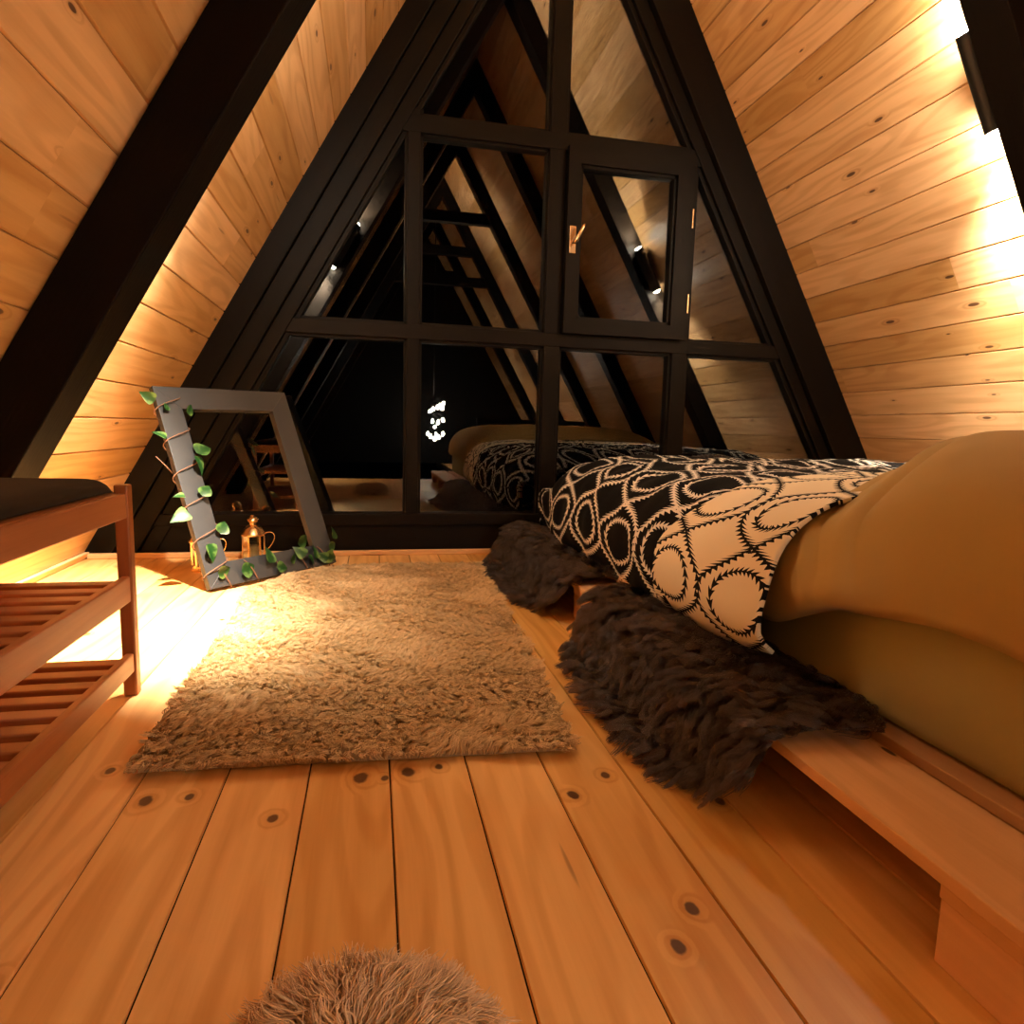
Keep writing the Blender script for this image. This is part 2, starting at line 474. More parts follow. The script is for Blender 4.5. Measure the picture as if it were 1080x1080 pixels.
rw.prism([(-XL - .1, 0), (XR + .1, 0), (XC, ZR + .1)], YB - .06, YB, (1, 0))
tag(rw.build('wall_rear', M['black']), 'dark stained gable wall behind the camera', 'wall', kind='structure')
# skirting strips
b = MB(); p0 = Vector((-XL, 0, 0))
b.hexa([(x_, y_, z_) for z_ in (0, .03) for y_ in (YB, D - .045) for x_ in ((-XL + T * z_), (-XL + T * z_ + .022))], 1)
tag(b.build('baseboard_left', M['trim'], bevel=.004), 'narrow pale pine strip along the foot of the left wall', 'baseboard', kind='structure')
b = MB(); b.box(-XL + .03, XR - .03, D - .062, D - .04, 0, .024, 0)
tag(b.build('baseboard_front', M['trim'], bevel=.005), 'narrow pale pine strip along the foot of the gable window', 'baseboard', kind='structure')

# ------------------------------------------------------------------ rafters
RD, RW = .12, .13
def rafter(side, y0, label, RD=.12, RW=.13):
    b = MB(); base = Vector((-XL if side < 0 else XR, 0, 0)); up, nn = (UPL, NL) if side < 0 else (UPR, NR)
    h = RD * SL
    if side < 0: poly = [(xl(0), 0), (xl(0) + h, 0), (XC, (XC - h + XL) / T), (XC, ZR)]
    else: poly = [(xr(0), 0), (XC, ZR), (XC, (XR - h - XC) / T), (xr(0) - h, 0)]
    b.prism(poly, y0, y0 + RW, (T if side < 0 else -T, 1))
    return tag(b.build('roof_beam', M['black'], bevel=.004), label, 'beam', kind='structure')
YS = [1.675, .375, -.925, -2.225, -3.525]
ords = ['carrying a wall lamp, nearest the gable', 'beside the camera', 'first one behind the camera', 'second one behind the camera', 'farthest behind the camera']
for i_, y_ in enumerate(YS):
    for sd in (-1, 1):
        rafter(sd, y_ - (.035 if (sd > 0 and i_ == 0) else 0), 'black stained %s rafter %s' % ('left' if sd < 0 else 'right', ords[i_]), *((.135, .14) if (sd < 0 and i_ == 0) else ()))
for i_, (y_, z_) in enumerate([(-.925, 2.72), (-2.225, 2.72), (-2.225, 2.36), (-3.525, 2.72)]):
    b = MB(); b.box(xl(z_) + .02, xr(z_) - .02, y_ + .02, y_ + .11, z_, z_ + .11, 0)
    tag(b.build('roof_beam', M['black'], bevel=.004), 'black collar beam across the roof behind the camera, %s' % ['over the bed head', 'second row', 'low one of the second row', 'rear row'][i_], 'beam', kind='structure')

# ------------------------------------------------------------------ gable glazing
win = empty('window_1', (XC, D, 0), 'black timber gable window filling the A-shaped end wall, night outside', 'window', kind='structure')
def band(side, h0, h1, y0, y1, name, z0=0.):
    b = MB()
    if side < 0: poly = [(xl(z0) + h0, z0), (xl(z0) + h1, z0), (XC, (XC - h1 + XL) / T), (XC, (XC - h0 + XL) / T)]
    else: poly = [(xr(z0) - h0, z0), (XC, (XR - h0 - XC) / T), (XC, (XR - h1 - XC) / T), (xr(z0) - h1, z0)]
    b.prism(poly, y0, y1, (T if side < 0 else -T, 1))
    return b.build(name, M['black'], win, bevel=.004)
band(-1, -.01, .109, D - .045, D + .12, 'rafter_board'); band(-1, .112, .203, D - .03, D + .12, 'casing_board')
band(-1, .206, .276, D - .012, D + .09, 'frame_member', .02); band(-1, .276, .302, D + .006, D + .06, 'glazing_bead', .02)
band(1, -.01, .196, D - .045, D + .12, 'rafter_board')
band(1, .199, .268, D - .012, D + .09, 'frame_member', .02); band(1, .268, .294, D + .006, D + .06, 'glazing_bead', .02)
for (x0, x1, z1) in [(.139, .22, 1.99), (.789, .89, 3.05), (1.452, 1.556, 1.95)]:
    b = MB(); b.box(x0 + .012, x1 - .012, D - .004, D + .085, .17, z1, 2); b.build('mullion', M['black'], win, bevel=.003)
    for xa, xb in ((x0, x0 + .012), (x1 - .012, x1)):
        b = MB(); b.box(xa, xb, D + .008, D + .06, .17, z1, 2); b.build('glazing_bead', M['black'], win)
for (z0, z1) in [(.986, 1.074), (1.877, 1.9745)]:
    b = MB(); xa, xb = xl((z0 + z1) / 2) + .24, xr((z0 + z1) / 2) - .24
    b.box(xa, xb, D - .006, D + .084, z0 + .012, z1 - .012, 0); b.build('transom', M['black'], win, bevel=.003)
    for za, zb in ((z0, z0 + .012), (z1 - .012, z1)):
        b = MB(); b.box(xa, xb, D + .008, D + .06, za, zb, 0); b.build('glazing_bead', M['black'], win)
b = MB(); b.box(xl(.1) + .15, xr(.1) - .15, D - .016, D + .09, .135, .189, 0); b.build('bottom_rail', M['black'], win, bevel=.004)
b = MB(); b.box(xl(0) + .05, xr(0) - .05, D - .002, D + .07, 0, .14, 0); b.build('bottom_panel', M['black'], win)
def clip(poly, f):
    out = []
    for i in range(len(poly)):
        a, c = poly[i], poly[(i + 1) % len(poly)]; fa, fc = f(a), f(c)
        if fa >= 0: out.append(a)
        if fa * fc < 0:
            t = fa / (fa - fc); out.append((a[0] + (c[0] - a[0]) * t, a[1] + (c[1] - a[1]) * t))
    return out
def pane(x0, x1, z0, z1, y=D + .03, parent=win):
    p = [(x0, z0), (x1, z0), (x1, z1), (x0, z1)]
    p = clip(p, lambda q: q[0] - (xl(q[1]) + .285)); p = clip(p, lambda q: (xr(q[1]) - .278) - q[0]) if p else p
    if len(p) < 3: return
    b = MB(); b.prism(p, y, y + .006, (0, 1)); return b.build('pane', M['glass'], parent)
xs = [-1.3, .18, .84, 1.504, 2.95]; zs = [.17, 1.03, 1.925, 3.6]
for zi in range(3):
    for xi in range(4):
        if zi == 1 and xi == 2: continue
        if zi == 2 and xi in (0, 3): continue
        pane(xs[xi] + (.03 if xi else 0), xs[xi + 1] - (.03 if xi < 3 else 0), zs[zi] + .01, zs[zi + 1] - (.01 if zi < 2 else 0))
# opening casement
sash = MB(); X0, X1, Z0, Z1 = .886, 1.507, 1.062, 1.905; x0, x1, z0, z1 = .945, 1.432, 1.128, 1.828
ya, yb = D - .034, D + .03
sash.box(X0, x0, ya, yb, Z0, Z1, 2); sash.box(x1, X1, ya, yb, Z0, Z1, 2)
sash.box(x0, x1, ya, yb, Z0, z0, 0); sash.box(x0, x1, ya, yb, z1, Z1, 0)
g = .014
sash.box(x0, x0 + g, ya + .014, yb, z0, z1, 2); sash.box(x1 - g, x1, ya + .014, yb, z0, z1, 2)
sash.box(x0, x1, ya + .014, yb, z0, z0 + g, 0); sash.box(x0, x1, ya + .014, yb, z1 - g, z1, 0)
so = sash.build('casement_sash', M['black'], win)
pane(x0, x1, z0, z1, D + .005, so)
h = MB(); h.box(.898, .930, ya - .006, ya, 1.425, 1.548, 2); hp = h.build('handle_plate', M['gold'], so, bevel=.003)
tag(hp, 'golden handle plate')
tag(tube('window_handle', [(.914, ya - .004, 1.468), (.914, ya - .04, 1.468), (.922, ya - .047, 1.478), (.950, ya - .047, 1.535), (.957, ya - .047, 1.548)], [.008, .008, .009, .008, .006], M['gold'], so), 'golden lever handle')
for zz in (1.635, 1.235):
    tag(lathe('hinge', [(0, -.045), (.0045, -.045), (.0045, .045), (0, .045)], M['gold'], so, (1.518, ya - .002, zz), 10), 'golden hinge pin')

# ------------------------------------------------------------------ sconces on the rafters
def spot(name, loc, direction, energy, size, blend, parent, col, radius=.02):
    l = bpy.data.lights.new(name, 'SPOT'); l.energy = energy; l.spot_size = math.radians(size); l.spot_blend = blend
    l.color = col; l.shadow_soft_size = radius
    o = link(name, l, parent); o.location = loc
    o.rotation_euler = Vector(direction).to_track_quat('-Z', 'Y').to_euler(); return o
def point(name, loc, energy, parent, col, radius=.02):
    l = bpy.data.lights.new(name, 'POINT'); l.energy = energy; l.color = col; l.shadow_soft_size = radius
    o = link(name, l, parent); o.location = loc; return o
WARM = (1., .86, .665)
def sconce(side, label, yl, yr, k_up, k_dn, k_beam, k_glow, group=None):
    """yl: lamp axis, yr: face of the rafter it is fixed to"""
    up, nn = (UPL, NL) if side < 0 else (UPR, NR)
    zc = 1.745
    c = Vector((xl(zc) if side < 0 else xr(zc), yl, zc)) + nn * .062
    R_, H = .034, .15
    t = empty('wall_sconce', c, label, 'lamp', group)
    lathe('lamp_body', [(.028, -H), (R_, -H), (R_, H), (.028, H), (.028, H - .03), (0, H - .03)], M['metal_black'], t, c, 32, up)
    lathe('lamp_floor', [(.028, -H), (.028, -H + .03), (0, -H + .03)], M['metal_black'], t, c, 32, up)
    br = MB(); br.obox(c - up * .05 + Vector((0, yr - yl, 0)) - nn * .02, (0, (yl - yr) * .6, 0), nn * .04, up * .1)
    br.build('mounting_bracket', M['metal_black'], t)
    for s in (1, -1):
        a = up * s
        lathe('bulb', [(0, -.012), (.014, -.012), (.026, -.004), (.027, .003), (.022, .013), (.012, .019), (0, .021)], M['bulb'], t, c + a * (H - .004), 20, a)
        spot('lamp_light', c + a * (H + .024), a, k_dn if s < 0 else k_up, 105, 1., t, WARM, .02)
        if s < 0 and k_beam: spot('lamp_beam', c + a * (H + .024), a, k_beam, 74, 1., t, WARM, .02)
        point('lamp_glow', c + a * (H + .024), k_glow, t, WARM, .018)
    return t
G_ = 'up and down lamps on the rafters'
sconce(-1, 'slim black up-and-down tube lamp on the left rafter, glowing at both ends', 1.852, 1.815, 220, 160, 950, 12, G_)
sconce(1, 'slim black up-and-down tube lamp on the right rafter, washing the pine boards white', 1.818, 1.77, 230, 160, 330, 14, G_)
sconce(-1, 'added slim black tube lamp, unseen on the rear side of a left rafter behind the camera, brightening the foreground', -.962, -.925, 280, 150, 0, 14, G_)  # added pair, hidden behind the rafters, to brighten foreground and window reflections
sconce(1, 'added slim black tube lamp, unseen on the rear side of a right rafter behind the camera, brightening the foreground', -.962, -.925, 280, 150, 0, 14, G_)  # other added fill lamp, itself unseen, lifting the near floor and rear boards

# lamp in the rear of the loft, seen in the glass
cx, cy = .84, -3.05
ch = empty('hanging_lamp', (cx, cy, 1.3), 'multi-bulb hanging lamp glowing in the dark rear, mirrored in the window', 'lamp')
tube('cord', [(cx, cy, 3.5), (cx, cy, 1.05)], .006, M['metal_black'], ch)
for (dx, dy, z_) in [(-.05, .02, .82), (.0, -.06, .85), (.05, .05, .87), (.09, -.03, .905), (.13, .04, .93), (.11, .09, .86), (-.02, .07, .68), (.07, -.06, .66), (.13, .02, .70),
                     (-.08, .03, .50), (-.03, -.08, .46), (.03, .08, .49), (.08, -.05, .455), (.13, .03, .50), (.02, -.02, .43)]:
    p = (cx + dx, cy + dy, z_)
    tube('lamp_arm', [(cx, cy, z_ + .10), (cx + dx * .6, cy + dy * .6, z_ + .085), (p[0], p[1], z_ + .034)], .004, M['metal_black'], ch, 6)
    lathe('bulb', [(0, -.03), (.018, -.024), (.025, -.006), (.021, .013), (.009, .026), (.009, .036), (0, .036)], M['bulb'], ch, p, 12)
point('lamp_light', (cx + .02, cy, .60), 60, ch, WARM, .018)
tube('cord', [(cx, cy, 1.05), (cx, cy, .52)], .004, M['metal_black'], ch)
# guard rail behind the camera
gr = empty('guard_rail', (1.8, -1.1, 0), 'black guard rail at the head of the bed behind the camera', 'railing')
b = MB(); b.box(1.15, 2.46, -1.13, -1.07, .66, .71, 0); b.build('top_rail', M['black'], gr, bevel=.004)
for x_ in (1.18, 1.6, 2.02, 2.40):
    b = MB(); b.box(x_ - .025, x_ + .025, -1.125, -1.075, 0, .66, 2); b.build('post', M['black'], gr, bevel=.003)

# ------------------------------------------------------------------ shoe bench
bx0, bx1, by0, by1 = -.81, -.502, .70, 1.512
bench = empty('shoe_bench', (-.65, 1.1, 0), 'reddish wooden shoe bench with two slatted shelves and dark seat pad', 'bench')
lw = .028
for (xa, ya_) in ((bx1 - lw, by1 - lw), (bx1 - lw, by0), (bx0, by1 - lw), (bx0, by0)):
    b = MB(); b.box(xa, xa + lw, ya_, ya_ + lw, 0, .462, 2); b.build('leg', M['beech'], bench, bevel=.004)
for xa in (bx1 - .019, bx0 + .003):
    b = MB(); b.box(xa, xa + .016, by0 + lw, by1 - lw, .392, .444, 1); b.build('seat_rail', M['beech'], bench, bevel=.003)
for ya_ in (by0 + .005, by1 - .021):
    b = MB(); b.box(bx0 + lw, bx1 - lw, ya_, ya_ + .016, .392, .444, 0); b.build('seat_rail', M['beech'], bench, bevel=.003)
for (z0_, z1_) in ((.212, .268), (.056, .098)):
    b = MB(); y = by1 - .045
    while y > by0 + .02:
        b.box(bx0 + .019, bx1 - .019, y - .036, y, z1_ - .024, z1_ - .006, 0); y -= .0615
    sh = b.build('slatted_shelf', M['beech'], bench, bevel=.003)
    for xa in (bx1 - .019, bx0 + .003):
        b = MB(); b.box(xa, xa + .016, by0 + lw, by1 - lw, z0_, z1_, 1); b.build('shelf_rail', M['beech'], sh, bevel=.003)
b = MB(); b.box(bx0 + .005, bx1 - .02, by0 + .01, by1 - .03, .432, .444, 1); b.build('seat_board', M['beech'], bench)
# pad
nx, ny = 14, 30
P = np.zeros((2 * nx, ny, 3))
for i in range(2 * nx):
    a = i / (2 * nx - 1)
    for j in range(ny):
        v = j / (ny - 1)
        if a < .5: uu = a * 2; z = .445
        else: uu = 2 - a * 2; z = .445 + .034 * (1 - (2 * abs(uu - .5)) ** 10) ** .5 * (1 - (2 * abs(v - .5)) ** 40) ** .5
        P[i, j] = (bx0 + .004 + uu * (bx1 - bx0 - .02), by0 + .012 + v * (by1 - by0 - .036), z)
pad = grid('seat_pad', P, M['cushion'], bench); tag(pad, 'dark brown cloth seat pad')
pad.modifiers.new('subsurf', 'SUBSURF').render_levels = 1

# ------------------------------------------------------------------ leaning grey frame
O = Vector((-.5774, 2.4017, 0)); FU = Vector((.7259, .6876, .0189)).normalized(); FV = Vector((-.2913, .2823, .914)); FV = (FV - FU * FV.dot(FU)).normalized()
FN = FU.cross(FV)
TH = .028
OF = O + FN * (TH + .006)           # front face origin, back edge clears floor and wall
W_, H_ = .560, .772; BW = .088
pf = empty('picture_frame', tuple(O + FU * .28), 'empty grey wooden picture frame leaning in the corner by the window', 'frame')
def bar(pts, name, along):
    c = [OF + FU * a + FV * b_ - FN * d_ for d_ in (TH, 0) for (a, b_) in pts]
    b = MB(); b.hexa(c, along); return b.build(name, M['grey'], pf, bevel=.0012)
bar([(0, 0), (W_, 0), (BW, BW), (W_ - BW, BW)], 'bottom_bar', 0)
bar([(BW, H_ - BW), (W_ - BW, H_ - BW), (0, H_), (W_, H_)], 'top_bar', 0)
bar([(0, 0), (BW, BW), (0, H_), (BW, H_ - BW)], 'left_bar', 1)
bar([(W_ - BW, BW), (W_, 0), (W_ - BW, H_ - BW), (W_, H_)], 'right_bar', 1)

# ivy garland wound round the frame
iv = empty('ivy_garland', tuple(O + FU * .05 + FV * .4), 'leafy green ivy garland wound around the grey leaning frame', 'garland')
def fp(u, v, w): return OF + FU * u + FV * v + FN * w
vine = []
for s in np.linspace(0, 1, 150):
    a = s * 2 * PI * 5.5
    v = .74 - .70 * s
    vine.append(fp(BW / 2 + math.cos(a) * (BW / 2 + .012), v, -TH / 2 + math.sin(a) * (TH / 2 + .010)))
for s in np.linspace(0, 1, 130):
    a = s * 2 * PI * 4.5 + 1.0
    vine.append(fp(.05 + s * .5, BW * .46 + math.cos(a) * (BW * .46 + .008), -TH / 2 + math.sin(a) * (TH / 2 + .010)))
for i_ in range(len(vine)):
    if vine[i_].z < .005: vine[i_].z = .005
tube('stem', vine, .0022, M['vine'], iv, 6)
tube('stem', [fp(-.012, .44, -.01), fp(-.03, .46, .0), fp(-.06, .50, .004)], [.002, .0018, .0012], M['vine'], iv, 6)
lf = MB()
def leaf(u, v, w, ang, size, tilt):
    c = fp(u, v, w)
    d = (FU * math.cos(ang) + FV * math.sin(ang)); s_ = (FU * -math.sin(ang) + FV * math.cos(ang))
    n_ = FN * math.cos(tilt) + s_ * math.sin(tilt); s_ = n_.cross(d)
    prof = [(0, .04), (.06, .30), (.18, .42), (.34, .40), (.5, .34), (.7, .22), (.88, .09), (1., .0)]
    pts = []
    for (t, wd) in prof:
        bend = -.25 * t * t
        pts.append([c + d * (t - .4) * size + s_ * (wd * size * k_) + n_ * size * (bend + abs(k_) * wd * .35) for k_ in (-1, 0, 1)])
    for i in range(len(pts) - 1):
        for j in (0, 1):
            q = [pts[i][j], pts[i + 1][j], pts[i + 1][j + 1], pts[i][j + 1]]
            lf.quad([(p.x, p.y, max(p.z, .004)) for p in q], [(prof[i][1] * (j - 1) * 2, prof[i][0]), (prof[i + 1][1] * (j - 1) * 2, prof[i + 1][0]), (prof[i + 1][1] * j * 2, prof[i + 1][0]), (prof[i][1] * j * 2, prof[i][0])])
for (u, v, an, sz) in [(-.032, .720, 2.6, .055), (.105, .675, .7, .05), (-.028, .575, 2.4, .05), (.11, .515, .4, .075), (.08, .462, -1.2, .075), (.075, .355, .8, .06), (-.035, .272, 3.4, .07),
                        (.099, .209, .9, .062), (.032, .131, -1.4, .07), (.057, .052, .1, .06), (.15, .042, .2, .07), (.251, .076, 1.3, .07), (.417, .112, .3, .07), (.289, .024, -.2, .055),
                        (.458, .055, 1.2, .06), (.523, .025, -.3, .065), (.575, .122, 1.1, .06), (.39, .066, 2.2, .06), (.35, .05, .5, .05), (.49, .03, 2.6, .055), (.02, .685, 1.3, .035), (-.02, .345, 2.9, .04), (.43, .03, -1, .05), (.55, .07, .2, .05)]:
    leaf(u, v, .016, an, sz, random.uniform(-.7, .7))
fo = lf.build('foliage', M['leaf'], iv, smooth=True)
bm = bmesh.new(); bm.from_mesh(fo.data); bmesh.ops.remove_doubles(bm, verts=bm.verts, dist=1e-5); bm.to_mesh(fo.data); bm.free()

# ------------------------------------------------------------------ lanterns behind the frame
def lantern(x, y, rz, label):
    t = empty('lantern', (x, y, 0), label, 'lantern', 'brass lanterns behind the frame')
    R_ = .047
    def hexring(r, z): return [(x + r * math.cos(rz + i * PI / 3), y + r * math.sin(rz + i * PI / 3), z) for i in range(6)]
    lathe('base', [(0, .0), (.052, 0), (.053, .008), (.047, .014), (.045, .022), (0, .022)], M['brass'], t, (x, y, 0), 6, smooth=False)
    po = MB()
    A, B = hexring(R_, .02), hexring(R_, .118)
    for i in range(6):
        a, b_ = Vector(A[i]), Vector(B[i]); r_ = (a - Vector((x, y, .02))).normalized() * .007; tg = Vector((-r_.y, r_.x, 0))
        p = MB(); p.obox(a - r_ - tg / 2, r_, tg, b_ - a, 2); p.build('corner_post', M['brass'], t)
    for i in range(6):
        a0, a1 = Vector(A[i]), Vector(A[(i + 1) % 6]); b0 = Vector(B[i])
        c_ = (a0 + a1) / 2 - Vector((x, y, .02)); c_.z = 0; c_.normalize()
        e = a1 - a0
        p = MB(); p.obox(a0 + e * .12 - c_ * .004, e * .76, c_ * .002, b0 - a0, 2)
        p.build('pane', M['glass'], t)
    lathe('roof', [(.054, .116), (.055, .122), (.049, .130), (.038, .146), (.026, .157), (.016, .162), (.016, .170), (0, .170)], M['brass'], t, (x, y, 0), 30)
    lathe('vent_cap', [(.012, .168), (.022, .174), (.025, .183), (.020, .192), (.010, .197), (.006, .202), (0, .203)], M['brass'], t, (x, y, 0), 24)
    hd = []
    for s in np.linspace(0, PI, 20):
        hd.append((x + .038 + .05 * math.sin(s) , y - .01, .12 - .04 * (1 - math.cos(s)) + .03 * math.sin(s)))
    tube('handle', hd, .0022, M['brass'], t, 6)
    lathe('candle', [(0, .022), (.022, .022), (.022, .07), (.018, .073), (0, .070)], M['candle'], t, (x, y, 0), 18)
lantern(-.505, 2.925, .25, 'brass lantern with domed lid showing through the middle of the frame')
lantern(-.668, 2.765, .1, 'brass lantern mostly hidden behind the left bar of the frame')

# ------------------------------------------------------------------ rug
RUG = [(-.408, 1.125), (.372, 1.085), (.405, 1.6), (.452, 2.715), (-.10, 2.715), (-.20, 2.665), (-.30, 2.57), (-.372, 2.475), (-.425, 2.36), (-.41, 1.7)]
def inside(p, poly):
    c = np.zeros(len(p), bool); j = len(poly) - 1
    for i in range(len(poly)):
        (xi, yi), (xj, yj) = poly[i], poly[j]
        with np.errstate(divide='ignore', invalid='ignore'):
            c ^= ((yi > p[:, 1]) != (yj > p[:, 1])) & (p[:, 0] < (xj - xi) * (p[:, 1] - yi) / (yj - yi + 1e-12) + xi)
        j = i
    return c
rg = empty('shag_rug', (0, 1.9, 0), 'beige shaggy rectangular rug lying on the pine floor', 'rug')
b = MB(); n = len(RUG); rp = [(x_ + (.018 if x_ < .0 else -.018), y_ + (.018 if y_ < 1.9 else -.018)) for x_, y_ in RUG]
b.quad([(x_, y_, .010) for x_, y_ in rp], [(x_, y_) for x_, y_ in rp])
for i in range(n):
    a, c = rp[i], rp[(i + 1) % n]; b.quad([(a[0], a[1], .001), (c[0], c[1], .001), (c[0], c[1], .010), (a[0], a[1], .010)], [(0, 0)] * 4)
b.build('rug_backing', M['rugback'], rg)
def scat(poly, n, seed):
    r = np.random.default_rng(seed); lo = np.min(poly, 0); hi = np.max(poly, 0)
    p = r.random((n, 2)) * (hi - lo) + lo; return p[inside(p, poly)]
p2 = scat(RUG, 130000, 3)
roots = np.c_[p2, np.full(len(p2), .010)]
nn_ = np.tile((0, 0, 1.), (len(p2), 1))
def sm(p, f, s):  # smooth pseudo noise
    r = np.random.default_rng(s); out = 0
    for _ in range(6):
        k_ = r.normal(0, f, 2); out = out + np.sin(p @ k_ + r.random() * 6.28)
    return out / 3
an = sm(p2, 9, 5) * 1.3 + sm(p2, 26, 6) * .9 - 1.2
cb = np.c_[np.cos(an), np.sin(an), np.zeros(len(an))]
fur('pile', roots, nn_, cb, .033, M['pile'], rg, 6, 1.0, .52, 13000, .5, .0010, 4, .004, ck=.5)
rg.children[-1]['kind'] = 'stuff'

# ------------------------------------------------------------------ fluffy round floor cushion near the camera
pc = Vector((-.012, .475, 0))
ps = empty('fur_pouf', tuple(pc), 'round grey-beige fluffy pouf at the bottom edge, nearest the camera', 'pouf')
def dome(u, v):  # u angle, v 0..1
    r_ = .118 * math.sin(v * PI / 2) ** .8; z = .012 + .085 * math.cos(v * PI / 2) ** .7
    return (pc.x + r_ * math.cos(u), pc.y + r_ * math.sin(u), z)
P = np.array([[dome(2 * PI * j / 40, i / 16) for j in range(40)] for i in range(17)] + [[(pc.x + .09 * math.cos(2 * PI * j / 40), pc.y + .09 * math.sin(2 * PI * j / 40), .001) for j in range(40)]])
grid('pouf_body', P, plain('pouf_cloth', (.4, .3, .21), .95), ps, None, True, True)
r_ = np.random.default_rng(5); uu = r_.random(9000) * 2 * PI; vv = r_.random(9000) ** .6
roots = np.array([dome(a, b_) for a, b_ in zip(uu, vv)])
cc = np.array((pc.x, pc.y, .0)); nn_ = roots - cc; nn_[:, 2] *= 1.6; nn_ /= np.linalg.norm(nn_, axis=1)[:, None]
cb = np.c_[np.cos(uu), np.sin(uu), np.full(9000, -.4)]; cb += r_.normal(0, .35, cb.shape); cb /= np.linalg.norm(cb, axis=1)[:, None]
fur('fur', roots, nn_, cb, .036, M['greyfur'], ps, 5, .8, .5, 420, .45, .0010, 6)

# ------------------------------------------------------------------ pallet bed base
PX0, PX1, PZ = .632, 2.38, .118
def pallet(y0, y1, label):
    t = empty('bed_pallet', ((PX0 + PX1) / 2, (y0 + y1) / 2, 0), label, 'pallet', 'pallets under the mattress')
    x = PX0; i = 0
    while x < PX1 - .05:
        w_ = .160 if i == 0 else .135
        b = MB(); b.box(x, min(x + w_, PX1), y0 + random.uniform(0, .006), y1 - random.uniform(0, .006), PZ - .019, PZ, 1, .75 if i == 0 else None); b.build('deck_board', M['pallet'], t, bevel=.002)
        x += w_ + (.030 if i == 0 else .05); i += 1
    L_ = .138
    for yy in (y0 + .002, (y0 + y1 - L_) / 2, y1 - L_ - .002):
        b = MB(); b.box(PX0 + .004, PX1, yy, yy + L_, PZ - .038, PZ - .019, 0); b.build('stringer', M['pallet'], t, bevel=.002)
        for xa in (PX0 + .006, (PX0 + PX1) / 2 - .05, PX1 - .1):
            b = MB(); b.box(xa, xa + .1, yy + .001, yy + L_ - .001, 0, PZ - .038, 1); b.build('block', M['pallet'], t, bevel=.002)
pallet(1.815, 2.985, 'raw pine bed pallet at the window end of the bed')
pallet(.42, 1.80, 'raw pine bed pallet with bare board edge at the lower right')
pallet(-.97, .405, 'raw pine bed pallet at the head end beside the camera')

# ------------------------------------------------------------------ mattress, duvet, blanket
def smooth01(x): x = np.clip(x, 0, 1); return x * x * (3 - 2 * x)
def rbox(name, x0, x1, y0, y1, z0, z1, r, mat, parent=None):
    me = bpy.data.meshes.new(name); bm = bmesh.new(); bmesh.ops.create_cube(bm, size=1)
    for v in bm.verts: v.co = Vector((x0 + (v.co.x + .5) * (x1 - x0), y0 + (v.co.y + .5) * (y1 - y0), z0 + (v.co.z + .5) * (z1 - z0)))
    bmesh.ops.bevel(bm, geom=bm.edges[:], offset=r, segments=5, affect='EDGES', profile=.6)
    bm.to_mesh(me); bm.free(); me.materials.append(mat); o = link(name, me, parent); shade(o); return o
mt = rbox('mattress', .85, 2.36, -.9, 2.80, PZ + .001, .345, .035, M['sheet'])
tag(mt, 'mattress in an olive khaki fitted sheet on the pallets', 'mattress')

def interp_prof(knots, m):
    k_ = np.array(knots, float); d = np.r_[0, np.cumsum(np.linalg.norm(np.diff(k_, axis=0), axis=1))]
    # Catmull-Rom by arc length
    t = np.linspace(0, d[-1], m); out = np.zeros((m, 2))
    for c in range(2):
        mm = np.gradient(k_[:, c], d)
        i = np.clip(np.searchsorted(d, t, side='right') - 1, 0, len(d) - 2)
        h_ = d[i + 1] - d[i]; s = (t - d[i]) / h_
        out[:, c] = (2*s**3-3*s**2+1)*k_[i, c] + (s**3-2*s**2+s)*h_*mm[i] + (-2*s**3+3*s**2)*k_[i+1, c] + (s**3-s**2)*h_*mm[i+1]
    return out, t
def wr(y, s, amp, f, seed):
    r = np.random.default_rng(seed); out = np.zeros(np.broadcast(y, s).shape)
    for _ in range(7):
        a, b_ = r.normal(0, f, 2); out = out + np.sin(a * y + b_ * s + r.random() * 6.28)
    return out * amp / 3

def cover(name, ys, profs, mat, parent, m=90, thick=.02, uvoff=(0, 0), wrinkle=.006, wf=14, seed=1, bottom_wave=.012):
    """profs(y) -> list of (x,z) knots from the left hem over to the right side"""
    ny = len(ys); P = np.zeros((ny, m, 3)); UV = np.zeros((ny, m, 2))
    for i, y in enumerate(ys):
        pr, t = interp_prof(profs(y), m); P[i, :, 0] = pr[:, 0]; P[i, :, 2] = pr[:, 1]; P[i, :, 1] = y
        UV[i, :, 0] = y + uvoff[0]; UV[i, :, 1] = t + uvoff[1]
    Y = P[:, :, 1]; Tt = UV[:, :, 1]
    dx = np.gradient(P, axis=1); dy = np.gradient(P, axis=0); n_ = np.cross(dx, dy); n_ /= np.linalg.norm(n_, axis=2)[..., None] + 1e-9
    if n_[ny // 2, m // 2, 2] < 0: n_ = -n_
    P += n_ * wr(Y, Tt, wrinkle, wf, seed)[..., None]
    o = grid(name, P, mat, parent, UV)
    s = o.modifiers.new('thick', 'SOLIDIFY'); s.thickness = thick; s.offset = -1 if True else 1
    return o, P
